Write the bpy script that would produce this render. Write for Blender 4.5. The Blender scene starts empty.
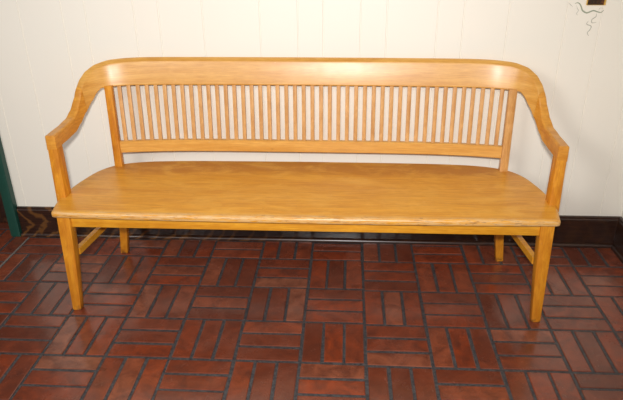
import bpy, bmesh, math, random
from mathutils import Vector, Matrix

random.seed(7)
scene = bpy.context.scene
C = scene.collection

# ------------------------------------------------------------------ camera
F_PX, PITCH, YAW, ROLL, EYE = 605.5, 0.4436, 0.0626, -0.011, 1.55
fwd = Vector((-math.sin(YAW) * math.cos(PITCH), math.cos(YAW) * math.cos(PITCH), -math.sin(PITCH)))
rt = Vector((math.cos(YAW), math.sin(YAW), 0))
up = rt.cross(fwd)
r2 = rt * math.cos(ROLL) + up * math.sin(ROLL)
u2 = up * math.cos(ROLL) - rt * math.sin(ROLL)
cam = bpy.data.cameras.new('camera')
cam.sensor_width = 36.0
cam.lens = F_PX * 36.0 / 623.0
cam.clip_start = 0.02
co = bpy.data.objects.new('camera', cam)
C.objects.link(co)
m3 = Matrix((r2, u2, -fwd)).transposed()
co.matrix_world = Matrix.Translation((0, 0, EYE)) @ m3.to_4x4()
scene.camera = co

# ------------------------------------------------------------------ world, lights, exposure
w = bpy.data.worlds.new('room_light')
scene.world = w
w.use_nodes = True
bg = w.node_tree.nodes['Background']
bg.inputs[0].default_value = (1.0, 0.96, 0.92, 1)
bg.inputs[1].default_value = 0.22


def area(name, loc, target, size, size_y, power, col):
    l = bpy.data.lights.new(name, 'AREA')
    l.shape = 'RECTANGLE'
    l.size, l.size_y = size, size_y
    l.energy, l.color = power, col
    o = bpy.data.objects.new(name, l)
    C.objects.link(o)
    o.location = loc
    o.rotation_euler = (Vector(target) - Vector(loc)).to_track_quat('-Z', 'Y').to_euler()
    return o


fl = bpy.data.lights.new('camera_flash', 'SPOT')
fl.energy, fl.color = 262, (1.0, 0.98, 0.965)
fl.spot_size, fl.spot_blend, fl.shadow_soft_size = math.radians(96), 1.0, 0.05
fo = bpy.data.objects.new('camera_flash', fl)
C.objects.link(fo)
fo.location = (-0.02, -0.06, 1.72)
fo.rotation_euler = (Vector((-0.30, 2.6, 0.62)) - fo.location).to_track_quat('-Z', 'Y').to_euler()
area('window_daylight', (-2.3, -1.2, 2.6), (-0.3, 2.6, 0.6), 1.1, 1.1, 62, (1.0, 0.965, 0.92))

vs = scene.view_settings
vs.view_transform = 'Standard'
vs.look = 'None'
vs.gamma = 1
vs.use_curve_mapping = False
vs.exposure = 0.0


# ------------------------------------------------------------------ materials
class NT:
    def __init__(s, name):
        s.m = bpy.data.materials.new(name)
        s.m.use_nodes = True
        s.t = s.m.node_tree
        s.b = s.t.nodes['Principled BSDF']

    def n(s, kind, **kw):
        nd = s.t.nodes.new(kind)
        for k, v in kw.items():
            if k.startswith('i_'):
                nd.inputs[k[2:].replace('_', ' ')].default_value = v
            else:
                setattr(nd, k, v)
        return nd

    def l(s, a, b):
        s.t.links.new(a, b)

    def mix(s, fac, a, b, mode='MIX'):
        nd = s.n('ShaderNodeMix', data_type='RGBA', blend_type=mode)
        for idx, v in ((0, fac), (6, a), (7, b)):
            if hasattr(v, 'is_linked') or hasattr(v, 'links'):
                s.l(v, nd.inputs[idx])
            else:
                nd.inputs[idx].default_value = v if idx == 0 else (*v, 1)
        return nd.outputs[2]

    def ramp(s, fac, stops):
        nd = s.n('ShaderNodeValToRGB')
        e = nd.color_ramp.elements
        while len(e) < len(stops):
            e.new(0.5)
        for el, (p, c) in zip(e, stops):
            el.position = p
            el.color = (c, c, c, 1) if isinstance(c, (int, float)) else (*c, 1)
        s.l(fac, nd.inputs[0])
        return nd.outputs[0]

    def coords(s, scale=(1, 1, 1), rnd=0.0):
        tc = s.n('ShaderNodeTexCoord')
        mp = s.n('ShaderNodeMapping')
        mp.inputs['Scale'].default_value = scale
        s.l(tc.outputs['Object'], mp.inputs[0])
        if rnd:
            oi = s.n('ShaderNodeObjectInfo')
            ml = s.n('ShaderNodeMath', operation='MULTIPLY')
            ml.inputs[1].default_value = rnd
            s.l(oi.outputs['Random'], ml.inputs[0])
            s.l(ml.outputs[0], mp.inputs['Location'])
        return mp.outputs[0]

    def noise(s, vec, scale, detail=4, rough=0.5, dist=0.0):
        nd = s.n('ShaderNodeTexNoise')
        nd.inputs['Scale'].default_value = scale
        nd.inputs['Detail'].default_value = detail
        nd.inputs['Roughness'].default_value = rough
        nd.inputs['Distortion'].default_value = dist
        s.l(vec, nd.inputs['Vector'])
        return nd.outputs['Fac']

    def bump(s, h, strength, dist=0.001):
        nd = s.n('ShaderNodeBump')
        nd.inputs['Strength'].default_value = strength
        nd.inputs['Distance'].default_value = dist
        s.l(h, nd.inputs['Height'])
        s.l(nd.outputs[0], s.b.inputs['Normal'])

    def set(s, **kw):
        for k, v in kw.items():
            s.b.inputs[k.replace('_', ' ')].default_value = v


LIGHT_OAK = (0.68, 0.35, 0.068)
DEEP_OAK = (0.52, 0.215, 0.026)


def oak(name, scale, light=LIGHT_OAK, deep=DEEP_OAK, rough=0.34, sheen_and_wear=False, coat=0.35, foot=False, fleck=0.35):
    t = NT(name)
    v = t.coords(scale, 7.0)
    big = t.noise(v, 1.6, 3, 0.5, 0.4)
    fine = t.noise(v, 9.0, 6, 0.65, 0.2)
    f = t.ramp(big, [(0.3, 0.0), (0.72, 1.0)])
    col = t.mix(f, deep, light)
    f2 = t.ramp(fine, [(0.35, 0.0), (0.6, 1.0)])
    dark = tuple(c * k for c, k in zip(deep, (0.70, 0.58, 0.48)))
    f3 = t.n('ShaderNodeMath', operation='MULTIPLY_ADD')
    f3.inputs[1].default_value = 0.5
    f3.inputs[2].default_value = 0.5
    t.l(f2, f3.inputs[0])
    col = t.mix(f3.outputs[0], dark, col)
    if sheen_and_wear:
        # sheen gradient painted into the colour: deeper strip at the rear, paler in front
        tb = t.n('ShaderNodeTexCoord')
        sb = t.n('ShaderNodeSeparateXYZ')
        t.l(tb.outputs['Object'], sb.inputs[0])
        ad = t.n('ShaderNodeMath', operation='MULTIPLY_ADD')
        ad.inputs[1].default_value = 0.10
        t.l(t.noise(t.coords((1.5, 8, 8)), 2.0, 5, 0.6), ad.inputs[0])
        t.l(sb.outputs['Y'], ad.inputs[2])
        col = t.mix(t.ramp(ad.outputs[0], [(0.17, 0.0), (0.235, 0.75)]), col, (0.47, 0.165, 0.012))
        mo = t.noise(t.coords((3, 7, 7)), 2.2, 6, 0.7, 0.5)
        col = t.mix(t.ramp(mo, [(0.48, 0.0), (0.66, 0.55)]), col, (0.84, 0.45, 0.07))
        # rubbed, scuffed varnish along the front lip of the seat
        tc = t.n('ShaderNodeTexCoord')
        sp = t.n('ShaderNodeSeparateXYZ')
        t.l(tc.outputs['Object'], sp.inputs[0])
        lip = t.n('ShaderNodeMapRange')
        lip.inputs['From Min'].default_value = -0.262
        lip.inputs['From Max'].default_value = -0.285
        t.l(sp.outputs['Y'], lip.inputs['Value'])
        wn = t.noise(t.coords((5, 60, 60)), 3.0, 5, 0.7, 0.6)
        wr = t.ramp(wn, [(0.40, 0.0), (0.56, 1.0)])
        mm = t.n('ShaderNodeMath', operation='MULTIPLY')
        t.l(lip.outputs[0], mm.inputs[0])
        t.l(wr, mm.inputs[1])
        col = t.mix(mm.outputs[0], col, (0.66, 0.42, 0.18))
        wn2 = t.noise(t.coords((9, 90, 120)), 2.2, 6, 0.7, 1.0)
        wr2 = t.ramp(wn2, [(0.55, 0.0), (0.64, 1.0)])
        m2 = t.n('ShaderNodeMath', operation='MULTIPLY')
        t.l(lip.outputs[0], m2.inputs[0])
        t.l(wr2, m2.inputs[1])
        col = t.mix(m2.outputs[0], col, (0.24, 0.10, 0.04))
    # ray fleck and uneven stain
    stretch = tuple(0.35 + 0.65 * min(1.0, c / 10) for c in scale)
    mt = t.noise(t.coords(stretch, 11.0), 22, 5, 0.6, 0.7)
    col = t.mix(t.ramp(mt, [(0.46, 0.0), (0.68, fleck)]), col, tuple(c * k for c, k in zip(deep, (0.78, 0.66, 0.5))))
    mt2 = t.noise(t.coords(stretch, 4.0), 26, 5, 0.65, 0.7)
    col = t.mix(t.ramp(mt2, [(0.52, 0.0), (0.72, fleck)]), col, tuple(min(1, c * k) for c, k in zip(light, (1.14, 1.18, 1.5))))
    # small pale scuffs and dark nicks in the varnish
    sc = t.noise(t.coords((1, 1, 1), 5.0), 55, 4, 0.7, 0.5)
    col = t.mix(t.ramp(sc, [(0.68, 0.0), (0.74, 0.45)]), col, (0.72, 0.52, 0.34))
    sc2 = t.noise(t.coords((1, 1.3, 1), 9.0), 38, 5, 0.75, 0.8)
    col = t.mix(t.ramp(sc2, [(0.66, 0.0), (0.74, 0.55)]), col, (0.22, 0.08, 0.015))
    if foot:
        # mop dirt round the foot
        tc = t.n('ShaderNodeTexCoord')
        sp = t.n('ShaderNodeSeparateXYZ')
        t.l(tc.outputs['Object'], sp.inputs[0])
        fr = t.n('ShaderNodeMapRange')
        fr.inputs['From Min'].default_value = 0.03
        fr.inputs['From Max'].default_value = 0.0
        fr.inputs['To Max'].default_value = 1.0
        t.l(sp.outputs['Z'], fr.inputs['Value'])
        fn = t.ramp(t.noise(t.coords((1, 1, 1)), 60, 4), [(0.4, 0.0), (0.6, 1.0)])
        fm = t.n('ShaderNodeMath', operation='MULTIPLY')
        t.l(fr.outputs[0], fm.inputs[0])
        t.l(fn, fm.inputs[1])
        col = t.mix(fm.outputs[0], col, (0.10, 0.035, 0.01))
    t.l(col, t.b.inputs['Base Color'])
    rv = t.n('ShaderNodeMapRange')
    rv.inputs['To Min'].default_value = rough - 0.06
    rv.inputs['To Max'].default_value = rough + 0.10
    t.l(t.noise(t.coords((6, 6, 6), 3.0), 3.0, 4), rv.inputs['Value'])
    t.l(rv.outputs[0], t.b.inputs['Roughness'])
    t.set(Coat_Weight=coat, Coat_Roughness=0.30)
    t.bump(fine, 0.25, 0.0008)
    return t.m


M_RAIL = oak('oak_rail', (1.6, 1.6, 30), light=(0.76, 0.42, 0.095), deep=(0.62, 0.29, 0.042), rough=0.42, coat=0.5, fleck=0.18)
M_ARM = oak('oak_arm', (3, 3, 14), light=(0.76, 0.37, 0.048), deep=(0.56, 0.21, 0.016), rough=0.40, coat=0.25)
M_SEAT = oak('oak_seat', (0.9, 15, 15), light=(0.82, 0.40, 0.036), deep=(0.66, 0.275, 0.018), rough=0.36, coat=0.15, fleck=0.12, sheen_and_wear=True)
M_LEG = oak('oak_leg', (22, 22, 1.8), light=(0.76, 0.335, 0.022), deep=(0.54, 0.185, 0.007), rough=0.42, foot=True, coat=0.2, fleck=0.5)
M_SLAT = oak('oak_slat', (26, 26, 3.0), light=(0.76, 0.43, 0.15), deep=(0.54, 0.26, 0.07), rough=0.36, coat=0.5)
M_APRON = oak('oak_apron', (1.4, 22, 22), light=(0.80, 0.40, 0.030), deep=(0.62, 0.25, 0.012), rough=0.40, coat=0.2)


def wall_mat():
    t = NT('cream_paint')
    v = t.coords((1, 1, 1))
    n = t.noise(v, 2.2, 3)
    col = t.mix(n, (0.825, 0.783, 0.69), (0.857, 0.823, 0.738))
    t.l(col, t.b.inputs['Base Color'])
    t.set(Roughness=0.5)
    t.bump(t.noise(v, 160, 3), 0.06, 0.0006)
    return t.m


def brick_mat():
    t = NT('quarry_brick')
    v = t.coords((1, 1, 1))
    at = t.n('ShaderNodeAttribute', attribute_name='tone')
    rnd = at.outputs['Fac']
    a = t.ramp(rnd, [(0.0, (0.125, 0.030, 0.015)), (0.35, (0.205, 0.046, 0.020)), (0.7, (0.265, 0.046, 0.014)), (1.0, (0.270, 0.095, 0.050))])
    n = t.noise(v, 14, 6, 0.65, 0.6)
    col = t.mix(t.ramp(n, [(0.35, 0.0), (0.7, 1.0)]), a, (0.095, 0.026, 0.015))
    n2 = t.noise(v, 3.1, 5, 0.6, 0.8)
    col = t.mix(t.ramp(n2, [(0.50, 0.0), (0.72, 0.5)]), col, (0.25, 0.085, 0.052))
    sc = t.noise(t.coords((3, 1, 1)), 22, 6, 0.75, 2.0)
    col = t.mix(t.ramp(sc, [(0.60, 0.0), (0.70, 0.45)]), col, (0.34, 0.15, 0.10))
    sp = t.noise(v, 150, 4, 0.7)
    col = t.mix(t.ramp(sp, [(0.60, 0.0), (0.68, 0.6)]), col, (0.05, 0.017, 0.012))
    dust = t.noise(v, 85, 4, 0.7)
    col = t.mix(t.ramp(dust, [(0.70, 0.0), (0.76, 0.7)]), col, (0.42, 0.30, 0.24))
    t.l(col, t.b.inputs['Base Color'])
    r = t.ramp(t.noise(v, 6, 5, 0.65), [(0.3, 0.14), (0.75, 0.36)])
    t.l(r, t.b.inputs['Roughness'])
    t.set(Coat_Weight=0.25, Coat_Roughness=0.12)
    t.bump(t.noise(v, 30, 6, 0.6), 0.45, 0.0016)
    return t.m


def grout_mat(name, c0, c1):
    t = NT(name)
    v = t.coords((1, 1, 1))
    n = t.noise(v, 90, 6, 0.75)
    t.l(t.mix(t.ramp(n, [(0.4, 0.0), (0.75, 1.0)]), c0, c1), t.b.inputs['Base Color'])
    t.set(Roughness=0.55)
    t.bump(t.noise(v, 140, 4), 0.4, 0.001)
    return t.m


def dark_wood(name, scale, streak=1.0):
    t = NT(name)
    v = t.coords(scale)
    n = t.noise(v, 2.0, 3, 0.5, 1.2)
    sz = t.n('ShaderNodeSeparateXYZ')
    t.l(t.coords((1, 1, 1)), sz.inputs[0])
    zz = t.n('ShaderNodeMath', operation='SUBTRACT')
    zz.inputs[1].default_value = 0.085
    t.l(sz.outputs['Z'], zz.inputs[0])
    z2 = t.n('ShaderNodeMath', operation='MULTIPLY')
    t.l(zz.outputs[0], z2.inputs[0])
    t.l(zz.outputs[0], z2.inputs[1])
    za = t.n('ShaderNodeMath', operation='MULTIPLY_ADD')
    za.inputs[1].default_value = 9.0
    t.l(z2.outputs[0], za.inputs[0])
    t.l(sz.outputs['X'], za.inputs[2])
    nz = t.n('ShaderNodeMath', operation='MULTIPLY_ADD')
    nz.inputs[1].default_value = 0.16
    t.l(n, nz.inputs[0])
    t.l(za.outputs[0], nz.inputs[2])
    wv = t.n('ShaderNodeMath', operation='MULTIPLY')
    wv.inputs[1].default_value = 78.0
    t.l(nz.outputs[0], wv.inputs[0])
    sn = t.n('ShaderNodeMath', operation='SINE')
    t.l(wv.outputs[0], sn.inputs[0])
    line = t.ramp(sn.outputs[0], [(0.35, 0.0), (1.0, 1.0)])
    sx = t.n('ShaderNodeSeparateXYZ')
    t.l(t.coords((1, 1, 1)), sx.inputs[0])
    pr = t.n('ShaderNodeMapRange')
    for k_, v_ in (('From Min', -0.1), ('From Max', -0.9), ('To Min', 0.12), ('To Max', 1.0)):
        pr.inputs[k_].default_value = v_
    t.l(sx.outputs['X'], pr.inputs['Value'])
    patch = pr.outputs[0]
    mm = t.n('ShaderNodeMath', operation='MULTIPLY')
    t.l(line, mm.inputs[0])
    t.l(patch, mm.inputs[1])
    m2 = t.n('ShaderNodeMath', operation='MULTIPLY')
    m2.inputs[1].default_value = streak
    t.l(mm.outputs[0], m2.inputs[0])
    fine = t.noise(t.coords((3, 60, 60)), 3, 5, 0.6)
    base = t.mix(t.ramp(fine, [(0.35, 0.0), (0.7, 1.0)]), (0.014, 0.005, 0.003), (0.045, 0.015, 0.007))
    col = t.mix(m2.outputs[0], base, (0.12, 0.048, 0.012))
    t.l(col, t.b.inputs['Base Color'])
    t.set(Roughness=0.32, Coat_Weight=0.2, Coat_Roughness=0.2)
    return t.m


def plain(name, col, rough, metal=0.0, var=0.12, scale=40):
    t = NT(name)
    v = t.coords((1, 1, 1))
    n = t.noise(v, scale, 4)
    t.l(t.mix(n, tuple(c * (1 - var) for c in col), tuple(min(1, c * (1 + var)) for c in col)), t.b.inputs['Base Color'])
    t.set(Roughness=rough, Metallic=metal)
    return t.m


M_WALL = wall_mat()
M_BRICK = brick_mat()
M_GROUT = grout_mat('dark_grout', (0.024, 0.024, 0.027), (0.110, 0.105, 0.105))
M_CAULK = grout_mat('pale_grout', (0.13, 0.12, 0.11), (0.33, 0.31, 0.28))
M_BASE = dark_wood('stained_baseboard', (3.2, 2.0, 3.0))
M_DOOR = dark_wood('dark_door_wood', (10, 10, 2), 0.3)
M_GREEN = plain('green_paint', (0.011, 0.066, 0.048), 0.35)
M_GOLD = plain('brass_rim', (0.80, 0.52, 0.13), 0.3, 0.85)
M_VINE = plain('vine_paint', (0.30, 0.34, 0.25), 0.6)
M_VINE2 = plain('vine_paint_pale', (0.40, 0.40, 0.33), 0.6)


def plate_mat():
    t = NT('mottled_brown_panel')
    v = t.coords((1, 1, 1))
    n = t.noise(v, 45, 4, 0.6, 1.0)
    t.l(t.ramp(n, [(0.35, (0.010, 0.006, 0.003)), (0.55, (0.05, 0.018, 0.006)), (0.7, (0.20, 0.065, 0.015))]), t.b.inputs['Base Color'])
    t.set(Roughness=0.25)
    return t.m


M_PLATE = plate_mat()


# ------------------------------------------------------------------ mesh helpers
def obj(name, bm, mats, parent=None, smooth=False, angle=40):
    bmesh.ops.recalc_face_normals(bm, faces=bm.faces)
    me = bpy.data.meshes.new(name)
    bm.to_mesh(me)
    bm.free()
    for m in (mats if isinstance(mats, (list, tuple)) else [mats]):
        me.materials.append(m)
    if smooth:
        for p in me.polygons:
            p.use_smooth = True
        try:
            me.set_sharp_from_angle(angle=math.radians(angle))
        except Exception:
            pass
    o = bpy.data.objects.new(name, me)
    C.objects.link(o)
    if parent:
        o.parent = parent
    return o


def struct(name, bm, mats, parent=None, **kw):
    o = obj(name, bm, mats, parent, **kw)
    o['kind'] = 'structure'
    return o


def box(bm, x0, x1, y0, y1, z0, z1, bev=0.0, seg=2):
    vs_ = [bm.verts.new((x, y, z)) for x in (x0, x1) for y in (y0, y1) for z in (z0, z1)]
    idx = [(0, 1, 3, 2), (4, 6, 7, 5), (0, 4, 5, 1), (2, 3, 7, 6), (0, 2, 6, 4), (1, 5, 7, 3)]
    fs = [bm.faces.new([vs_[i] for i in f]) for f in idx]
    if bev:
        es = list({e for f in fs for e in f.edges})
        bmesh.ops.bevel(bm, geom=es, offset=bev, segments=seg, profile=0.5, affect='EDGES')
    return fs


def loft(bm, rings, bev=0.0, cap=True):
    """rings: list of equally long closed loops of points."""
    R = [[bm.verts.new(p) for p in r] for r in rings]
    n = len(rings[0])
    for a, b in zip(R[:-1], R[1:]):
        for i in range(n):
            bm.faces.new((a[i], a[(i + 1) % n], b[(i + 1) % n], b[i]))
    if cap:
        bm.faces.new(R[0][::-1])
        bm.faces.new(R[-1])
    return R


def rect_ring(cx, cy, z, wx, wy, c=0.004):
    """rounded rectangle in the XY plane"""
    hx, hy = wx / 2, wy / 2
    pts = []
    for sx, sy, a0 in ((1, 1, 0), (-1, 1, 90), (-1, -1, 180), (1, -1, 270)):
        for a in (0, 45, 90):
            t = math.radians(a0 + a)
            pts.append((cx + sx * (hx - c) + c * math.cos(t), cy + sy * (hy - c) + c * math.sin(t), z))
    return pts


def post(bm, stations, c=0.004):
    loft(bm, [rect_ring(x, y, z, wx, wy, c) for (x, y, z, wx, wy) in stations])


def lerp_table(tab, v):
    if v <= tab[0][0]:
        return tab[0][1]
    for (a, b), (c, d) in zip(tab[:-1], tab[1:]):
        if v <= c:
            t = (v - a) / (c - a)
            t = t * t * (3 - 2 * t) * 0.35 + t * 0.65
            return b + (d - b) * t
    return tab[-1][1]


def catmull(P, n=8):
    P = [Vector(p) for p in P]
    Q = [P[0] * 2 - P[1]] + P + [P[-1] * 2 - P[-2]]
    out = []
    for i in range(1, len(Q) - 2):
        a, b, c, d = Q[i - 1:i + 3]
        for k in range(n):
            t = k / n
            out.append(0.5 * ((2 * b) + (c - a) * t + (2 * a - 5 * b + 4 * c - d) * t * t + (3 * b - a - 3 * c + d) * t ** 3))
    out.append(P[-1])
    return out


# ------------------------------------------------------------------ the room
WALL_Y, SIDE_X, DOOR_X = 2.775, 1.372, -1.781
S, GX, GY = 0.2527, 0.0864, 1.815

# brick floor: basket weave of three-brick modules set in dark grout
bm = bmesh.new()
tone = bm.faces.layers.float.new('tone')
X0, X1, Y0, Y1 = -3.2, SIDE_X + 0.02, -0.6, 3.05
f = bm.faces.new([bm.verts.new(p) for p in ((X0, Y0, -0.003), (X1, Y0, -0.003), (X1, Y1, -0.003), (X0, Y1, -0.003))])
f.material_index = 1


def brick(x0, x1, y0, y1):
    x0, x1, y0, y1 = max(x0, X0), min(x1, X1), max(y0, Y0), min(y1, Y1)
    if x1 - x0 < 0.012 or y1 - y0 < 0.012:
        return
    tn = random.random()
    dz = random.uniform(-0.0006, 0.0002)
    j = lambda: random.uniform(-0.0018, 0.0018)
    lo = [(x0 + j(), y0 + j()), (x1 + j(), y0 + j()), (x1 + j(), y1 + j()), (x0 + j(), y1 + j())]
    b = 0.003
    mx, my = (x0 + x1) / 2, (y0 + y1) / 2
    tl = [random.uniform(-0.0005, 0.0005) for _ in range(4)]
    vl = [bm.verts.new((x, y, -0.0035)) for x, y in lo]
    vm = [bm.verts.new((x, y, -0.0014 + dz)) for x, y in lo]
    vt = [bm.verts.new((x - b * (1 if x > mx else -1), y - b * (1 if y > my else -1), dz + tl[k] * 0.6)) for k, (x, y) in enumerate(lo)]
    fs = [bm.faces.new(vt)]
    for a, c in ((vl, vm), (vm, vt)):
        for k in range(4):
            fs.append(bm.faces.new((a[k], a[(k + 1) % 4], c[(k + 1) % 4], c[k])))
    for q in fs:
        q[tone] = tn


G = 0.0125
for i in range(-14, 6):
    for jn in range(-10, 6):
        ox, oy = GX + i * S, GY + jn * S
        if i >= 0:
            oy -= 0.008          # the joint slips where the right-hand bricks start
        if (i + jn) % 2 == 0:
            for k in range(3):
                brick(ox + G / 2, ox + S - G / 2, oy + k * S / 3 + G / 2, oy + (k + 1) * S / 3 - G / 2)
        else:
            for k in range(3):
                brick(ox + k * S / 3 + G / 2, ox + (k + 1) * S / 3 - G / 2, oy + G / 2, oy + S - G / 2)
# the pale joint that runs out from the door post
x = GX - 7 * S
ff = box(bm, x - 0.0035, x + 0.0035, 1.2, 2.735, -0.003, 0.0003)
for q in ff:
    q.material_index = 2
struct('floor', bm, [M_BRICK, M_GROUT, M_CAULK])

# back wall: painted boards with narrow grooves
grooves = [-1.299, -1.191, -0.968, -0.855, -0.655, -0.397, -0.227, -0.113, 0.053, 0.169, 0.391, 0.504, 0.697, 0.943, 1.092, 1.265]
prev = [-1.68, -1.50]
bm = bmesh.new()
prof = [(DOOR_X + 0.02, WALL_Y)]
for g in prev + grooves:
    prof += [(g - 0.0034, WALL_Y), (g - 0.0012, WALL_Y + 0.0032), (g + 0.0012, WALL_Y + 0.0032), (g + 0.0034, WALL_Y)]
prof += [(SIDE_X + 0.10, WALL_Y), (SIDE_X + 0.10, WALL_Y + 0.10), (DOOR_X + 0.02, WALL_Y + 0.10)]
loft(bm, [[(x, y, z) for x, y in prof] for z in (0.0, 2.5)])
struct('wall_back', bm, M_WALL)

bm = bmesh.new()
prof = [(SIDE_X, WALL_Y)]
for g in [2.66, 2.42, 2.30, 2.08, 1.83, 1.70, 1.45, 1.2, 1.0, 0.75, 0.5, 0.2]:
    prof += [(SIDE_X, g + 0.0022), (SIDE_X + 0.0022, g + 0.0008), (SIDE_X + 0.0022, g - 0.0008), (SIDE_X, g - 0.0022)]
prof += [(SIDE_X, -0.6), (SIDE_X + 0.10, -0.6), (SIDE_X + 0.10, WALL_Y)]
loft(bm, [[(x, y, z) for x, y in prof] for z in (0.0, 2.5)])
struct('wall_right', bm, M_WALL)


def base_profile():
    pts = [(0.0, 0.0), (0.0, 0.166), (0.010, 0.166), (0.0135, 0.163), (0.0145, 0.158), (0.0145, 0.155), (0.018, 0.150), (0.018, 0.020)]
    for a in range(0, 91, 18):
        t = math.radians(90 - a)
        pts.append((0.0195 + 0.013 * math.cos(t), 0.003 + 0.0165 * math.sin(t)))
    pts.append((0.0325, 0.0))
    return pts


bp_ = base_profile()
bm = bmesh.new()
loft(bm, [[(DOOR_X + 0.055, WALL_Y - d, z) for d, z in bp_], [(SIDE_X - 0.0, WALL_Y - d, z) for d, z in bp_]])
bm.verts.ensure_lookup_table()
n_ = len(bp_)
for k, (d, z) in enumerate(bp_):         # mitred corner
    bm.verts[n_ + k].co.x = SIDE_X - d
struct('baseboard_back', bm, M_BASE, smooth=True, angle=30)
bm = bmesh.new()
loft(bm, [[(SIDE_X - d, WALL_Y - d, z) for d, z in bp_], [(SIDE_X - d, -0.6, z) for d, z in bp_]])
struct('baseboard_right', bm, M_BASE, smooth=True, angle=30)

# green door post at the left end of the wall, and the dark door set back beside it
bm = bmesh.new()
box(bm, DOOR_X, DOOR_X + 0.052, WALL_Y - 0.036, WALL_Y + 0.11, 0.0, 2.1, 0.003)
struct('trim_1', bm, M_GREEN, smooth=True)
bm = bmesh.new()
box(bm, DOOR_X - 0.05 - 0.86, DOOR_X - 0.001, WALL_Y - 0.036, WALL_Y + 0.11, 2.1, 2.16, 0.003)
box(bm, DOOR_X - 0.96, DOOR_X - 0.91, WALL_Y - 0.036, WALL_Y + 0.11, 0.0, 2.16, 0.003)
struct('trim_2', bm, M_GREEN, smooth=True)
bm = bmesh.new()
box(bm, DOOR_X - 0.908, DOOR_X - 0.002, WALL_Y + 0.115, WALL_Y + 0.155, 0.004, 2.098, 0.002)
for zz in ((0.20, 0.95), (1.10, 1.90)):
    for xx in ((-0.83, -0.50), (-0.41, -0.08)):
        box(bm, DOOR_X + xx[0], DOOR_X + xx[1], WALL_Y + 0.107, WALL_Y + 0.12, zz[0], zz[1], 0.004)
struct('door_1', bm, M_DOOR, smooth=True)
bm = bmesh.new()
box(bm, -3.2, DOOR_X - 0.96, WALL_Y, WALL_Y + 0.10, 0.0, 2.5)
struct('wall_left', bm, M_WALL)

# ------------------------------------------------------------------ the bench
CX, CY = -0.18, 2.40
bench = bpy.data.objects.new('wooden_bench', None)
C.objects.link(bench)
bench.location = (CX, CY, 0)
bench['label'] = 'long golden oak bench with slatted back, curved arms and flat seat against cream wall'
bench['category'] = 'bench'


def L(p):                                 # bench-space point, y given from the room origin
    return (p[0], p[1] - CY, p[2])


# --- seat: outline rings drawn in towards the middle, softly dished
half = [(0.0, 2.102), (0.5, 2.105), (0.9, 2.114), (0.985, 2.117), (1.000, 2.119), (1.009, 2.125), (1.013, 2.145), (1.026, 2.21), (1.030, 2.29),
        (1.022, 2.38), (1.006, 2.46), (0.985, 2.535), (0.955, 2.590), (0.915, 2.630), (0.86, 2.657), (0.79, 2.676), (0.70, 2.688), (0.5, 2.698), (0.0, 2.704)]
hp = [v.to_2d() for v in catmull([(a, b, 0) for a, b in half], 5)]
outline = [(p.x, p.y) for p in hp] + [(-p.x, p.y) for p in hp[-2:0:-1]]
TOP, BOT = 0.470, 0.443


def spine(x, y):
    return max(-0.72, min(0.72, x)), 2.41


def dish(x, y):
    fy = max(0.0, 1 - ((y - 2.47) / 0.20) ** 2)
    fx = max(0.0, 1 - (abs(x) / 0.98) ** 6)
    return -0.007 * fy * fx


rings = []
for t, dz in ((0.0, 0), (0.3, 0), (0.55, 0), (0.75, 0), (0.88, 0), (0.95, 0)):
    r = []
    for x, y in outline:
        sx, sy = spine(x, y)
        X, Y = sx + (x - sx) * t, sy + (y - sy) * t
        r.append(L((X, Y, TOP + dish(X, Y))))
    rings.append(r)


def inset_ring(d, z):
    n = len(outline)
    r = []
    for i, (x, y) in enumerate(outline):
        ax, ay = outline[i - 1]
        bx, by = outline[(i + 1) % n]
        tx, ty = bx - ax, by - ay
        l = math.hypot(tx, ty)
        r.append(L((x - ty / l * d * 1.0, y + tx / l * d, z)))
    return r


for d, z in ((0.010, TOP - 0.0002), (0.005, TOP - 0.002), (0.0015, TOP - 0.0055), (0.0, TOP - 0.010), (0.0, BOT + 0.005), (0.002, BOT + 0.001), (0.005, BOT)):
    rings.append(inset_ring(d, z))
bm = bmesh.new()
R_ = [[bm.verts.new(p) for p in r] for r in rings]
n = len(outline)
for a, b in zip(R_[:-1], R_[1:]):
    for i in range(n):
        bm.faces.new((a[i], a[(i + 1) % n], b[(i + 1) % n], b[i]))
bm.faces.new(R_[-1])
bmesh.ops.remove_doubles(bm, verts=bm.verts, dist=0.00005)
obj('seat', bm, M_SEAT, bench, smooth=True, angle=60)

# --- plan of the bent hoop: outer line, running from the right arm round the back
plan_half = [(1.045, 2.262), (1.047, 2.35), (1.045, 2.43), (1.032, 2.515), (1.002, 2.588), (0.955, 2.647), (0.890, 2.688), (0.767, 2.716), (0.5, 2.728), (0.0, 2.732)]
pl = catmull([(a, b, 0) for a, b in plan_half], 9)
THK = 0.041


def hoop_station(i):
    p = pl[i]
    a, b = pl[max(0, i - 1)], pl[min(len(pl) - 1, i + 1)]
    t = (b - a).normalized()
    nrm = Vector((-t.y, t.x, 0))
    if i == len(pl) - 1:
        nrm = Vector((0, -1, 0))
    if nrm.x * p.x > 0 and abs(nrm.x) > abs(nrm.y):
        nrm = -nrm
    if nrm.y > 0.3:
        nrm = -nrm
    return p, p + nrm * THK


ztop = [(2.26, 0.731), (2.39, 0.732), (2.46, 0.742), (2.503, 0.768), (2.537, 0.812), (2.555, 0.850), (2.585, 0.892), (2.613, 0.919), (2.650, 0.942), (2.69, 0.956), (2.72, 0.961)]
zbot = [(2.26, 0.668), (2.40, 0.672), (2.46, 0.680), (2.503, 0.706), (2.545, 0.749), (2.58, 0.791), (2.606, 0.828), (2.618, 0.840), (2.66, 0.8415)]


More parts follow.
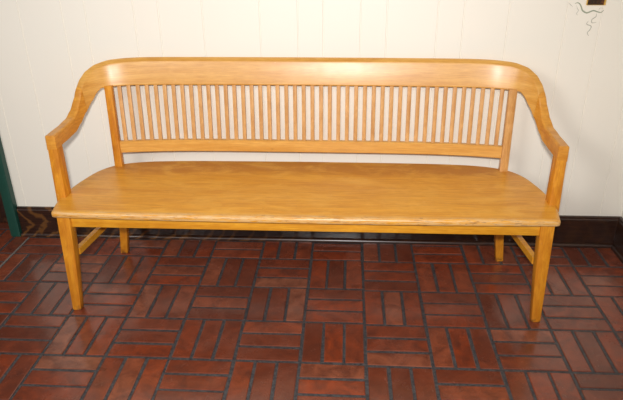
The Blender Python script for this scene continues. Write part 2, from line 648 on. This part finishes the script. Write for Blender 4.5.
def section(i, side):
    o, q = hoop_station(i)
    zt, zb = lerp_table(ztop, o.y), lerp_table(zbot, q.y)
    k = max(0.0, min(1.0, (zt - 0.74) / 0.2))
    sk = -side * (0.011 * (1 - k) + 0.003 * k * o.x)
    zt += sk
    zb += sk
    slope = 0.012 * k                        # the crest falls towards the sitter
    pts = []
    # u from outer (0) to inner (1)
    rb = 0.2 if i < 5 else 1.0
    prof = [(0.0, zb + 0.004 * rb), (0.0, zt - 0.006), (0.04, zt - 0.0025), (0.14, zt), (0.5, zt - slope * 0.35), (0.82, zt - slope), (0.94, zt - slope - 0.003),
            (1.0, zt - slope - 0.009), (1.0, zb + 0.005 * rb), (0.95, zb + 0.001 * rb), (0.86, zb), (0.10, zb), (0.03, zb + 0.001 * rb)]
    for u, z in prof:
        p = o.lerp(q, u)
        p = p + (o - q).normalized() * (0.020 * k * u * max(0.0, (z - zb) / (zt - zb)))
        pts.append(L((side * p.x, p.y, z)))
    return pts


# where arm and rail meet
JN = next(i for i, p in enumerate(pl) if p.y > 2.563)
bm = bmesh.new()
rings = [section(i, 1) for i in range(JN, len(pl))] + [section(i, -1) for i in range(len(pl) - 2, JN - 1, -1)]
loft(bm, rings)
obj('back_rail', bm, M_RAIL, bench, smooth=True, angle=16)
for side in (-1, 1):
    bm = bmesh.new()
    loft(bm, [section(i, side) for i in range(0, JN)] + [[tuple(Vector(a).lerp(Vector(b), 0.87)) for a, b in zip(section(JN - 1, side), section(JN, side))]])
    # soften the front end of the arm
    es = [e for e in bm.edges if all(abs(v.co.y - (2.262 - CY)) < 0.002 for v in e.verts) and len(e.link_faces) == 2 and max(v.co.z for v in e.verts) > 0.70 and any(len(f_.verts) > 6 for f_ in e.link_faces)]
    bmesh.ops.bevel(bm, geom=es, offset=0.006, segments=3, profile=0.5, affect='EDGES')
    obj('arm', bm, M_ARM, bench, smooth=True, angle=20)
    # upright under the arm, notched over the side of the seat
    sk = -side * 0.011
    bm = bmesh.new()
    post(bm, [(side * 1.0235, 2.282 - CY, 0.440, 0.044, 0.060), (side * 1.0235, 2.290 - CY, 0.672 + sk, 0.0405, 0.0555)], 0.005)
    obj('arm_post', bm, M_LEG, bench, smooth=True)

# --- back posts, lower rail, slats
for side in (-1, 1):
    bm = bmesh.new()
    sk = -side * 0.003
    post(bm, [(side * 0.900, 2.622 - CY, 0.462, 0.037, 0.030), (side * 0.9005, 2.630 - CY, 0.65, 0.035, 0.028), (side * 0.901, 2.641 - CY, 0.848 + sk, 0.035, 0.026)], 0.003)
    obj('back_post', bm, M_SLAT if side > 0 else M_LEG, bench, smooth=True)


def bow(x):                                # how far the back comes forward towards its ends
    a = abs(x) / 0.90
    return 0.046 * a ** 4.5


bm = bmesh.new()
rings = []
N = 60
for k in range(N + 1):
    x = -0.884 + 1.768 * k / N
    y = 2.674 - bow(x)
    zt, zb = 0.586 - 0.003 * x, 0.529 - 0.003 * x
    h = 0.011
    pr = [(-h, zb + 0.003), (-h, zt - 0.003), (-h + 0.003, zt), (h - 0.002, zt), (h, zt - 0.002), (h, zb + 0.002), (h - 0.002, zb), (-h + 0.003, zb)]
    rings.append([L((x, y + d, z)) for d, z in pr])
loft(bm, rings)
obj('lower_back_rail', bm, M_RAIL, bench, smooth=True)

# one slat, then copies; each stands on the lower rail and runs up into the crest
bm = bmesh.new()
Z0, Z1 = 0.583, 0.846
post(bm, [(0, 0, Z0, 0.0178, 0.0095), (0, 0.008, 0.65, 0.0178, 0.0095), (0, 0.030, Z1, 0.0178, 0.0095)], 0.0018)
first = obj('slat', bm, M_SLAT, bench, smooth=True)
NS = 44
for k in range(NS):
    x = -0.8575 + 1.715 * k / (NS - 1)
    o = first if k == 0 else first.copy()
    if k:
        C.objects.link(o)
        o.parent = bench
    o.location = (x, 2.677 - bow(x) - CY, -0.003 * x)
    o.rotation_euler = (0, 0, math.atan(0.046 * 4.5 * (abs(x) / 0.9) ** 3.5 / 0.9) * (-1 if x > 0 else 1))

# --- frame under the seat
for side in (-1, 1):
    bm = bmesh.new()
    post(bm, [(side * 0.977, 2.122 - CY, 0.0, 0.034, 0.030), (side * 0.9768, 2.123 - CY, 0.006, 0.038, 0.034), (side * 0.969, 2.140 - CY, 0.25, 0.050, 0.046), (side * 0.965, 2.150 - CY, 0.4445, 0.054, 0.050)], 0.004)
    obj('leg', bm, M_LEG, bench, smooth=True)
    bm = bmesh.new()
    post(bm, [(side * 0.935, 2.606 - CY, 0.0, 0.032, 0.030), (side * 0.934, 2.606 - CY, 0.006, 0.036, 0.034), (side * 0.908, 2.594 - CY, 0.20, 0.040, 0.038), (side * 0.878, 2.580 - CY, 0.4445, 0.044, 0.042)], 0.004)
    obj('leg', bm, M_LEG, bench, smooth=True)
    # stretcher between front and back leg
    bm = bmesh.new()
    r = []
    for (x, y, z) in ((side * 0.952, 2.165, 0.262), (side * 0.905, 2.578, 0.262)):
        r.append([L((x + dx, y, z + dz)) for dx, dz in ((-0.010, -0.016), (0.010, -0.016), (0.012, -0.014), (0.012, 0.013), (0.010, 0.015), (-0.010, 0.015), (-0.012, 0.013), (-0.012, -0.014))])
    loft(bm, r)
    obj('stretcher', bm, M_APRON, bench, smooth=True)
    # side apron
    bm = bmesh.new()
    r = []
    for (x, y) in ((side * 0.968, 2.172), (side * 0.886, 2.562)):
        r.append([L((x + dx, y, z)) for dx, z in ((-0.010, 0.396), (0.010, 0.396), (0.010, 0.4425), (-0.010, 0.4425))])
    loft(bm, r)
    obj('apron', bm, M_APRON, bench)
bm = bmesh.new()
box(bm, -0.940, 0.940, 2.136 - CY, 2.156 - CY, 0.393, 0.4425, 0.002)
obj('apron', bm, M_APRON, bench, smooth=True)
bm = bmesh.new()
box(bm, -0.858, 0.858, 2.572 - CY, 2.590 - CY, 0.396, 0.4425, 0.002)
obj('apron', bm, M_APRON, bench, smooth=True)

# ------------------------------------------------------------------ small things on the wall
pt = bpy.data.objects.new('wall_plate', None)
C.objects.link(pt)
pt.location = (1.0575, WALL_Y, 1.178)
pt['label'] = 'small dark mottled wall plate with a gold rim above the painted vine'
pt['category'] = 'wall plate'
bm = bmesh.new()
w_, h_ = 0.040, 0.118
o4 = [(-w_, 0.0), (w_, 0.0), (w_, h_), (-w_, h_)]
i4 = [(-w_ + 0.003, 0.0015), (w_ - 0.008, 0.0015), (w_ - 0.008, h_ - 0.006), (-w_ + 0.003, h_ - 0.006)]
loops = [[(x, -0.0002, z) for x, z in o4], [(x, -0.006, z) for x, z in o4], [(x, -0.008, z) for x, z in i4], [(x, -0.004, z) for x, z in i4]]
loft(bm, loops, cap=False)
obj('rim', bm, M_GOLD, pt)
bm = bmesh.new()
box(bm, -w_ + 0.003, w_ - 0.008, -0.006, -0.0006, 0.0015, h_ - 0.006)
obj('panel', bm, M_PLATE, pt)


strokes = [
    ('pale', 0.0010, [(0.944, 1.1869), (0.9627, 1.1712)]),
    ('green', 0.0030, [(0.9706, 1.184), (0.9801, 1.1877), (0.9905, 1.1831), (0.9989, 1.1711), (1.0076, 1.1553), (1.0254, 1.1457), (1.0386, 1.1494), (1.0537, 1.1548), (1.0728, 1.1494), (1.0867, 1.1473), (1.0974, 1.1572)]),
    ('pale', 0.0018, [(1.068, 1.1436), (1.0685, 1.1298), (1.0542, 1.1176), (1.0568, 1.1037), (1.0751, 1.1058)]),
    ('pale', 0.0018, [(1.0396, 1.1117), (1.0353, 1.0978), (1.055, 1.0901), (1.0535, 1.0752), (1.0445, 1.0611), (1.0525, 1.0478)]),
    ('pale', 0.0010, [(0.9777, 1.1774), (0.9843, 1.1633), (0.9903, 1.1554), (0.9839, 1.1416), (0.9929, 1.1357)]),
    ('pale', 0.0007, [(1.0755, 1.1552), (1.079, 1.1656), (1.092, 1.1635)]),
]
bm = bmesh.new()
for kind, rad, pts in strokes:
    path = catmull([(x, 0, z) for x, z in pts], 6)
    m = len(path)
    rows = []
    for i, p in enumerate(path):
        a, b = path[max(0, i - 1)], path[min(m - 1, i + 1)]
        t = (b - a).normalized()
        nn = Vector((-t.z, 0, t.x))
        f_ = i / (m - 1)
        rr = rad * (0.30 + 0.70 * math.sin(math.pi * f_) ** 0.8)
        rows.append([tuple(Vector((p.x, WALL_Y + dy, p.z)) + nn * rr * s) for s, dy in ((-1, -0.0001), (-0.6, -0.0007), (0.6, -0.0007), (1, -0.0001))])
    nf = len(bm.faces)
    loft(bm, rows)
    bm.faces.ensure_lookup_table()
    for q in bm.faces[nf:]:
        q.material_index = 0 if kind == 'green' else 1
vine = obj('painted_vine', bm, [M_VINE, M_VINE2])
vine['label'] = 'thin grey-green curling vine painted on the cream wall below the gold-rimmed plate'
vine['category'] = 'wall painting'
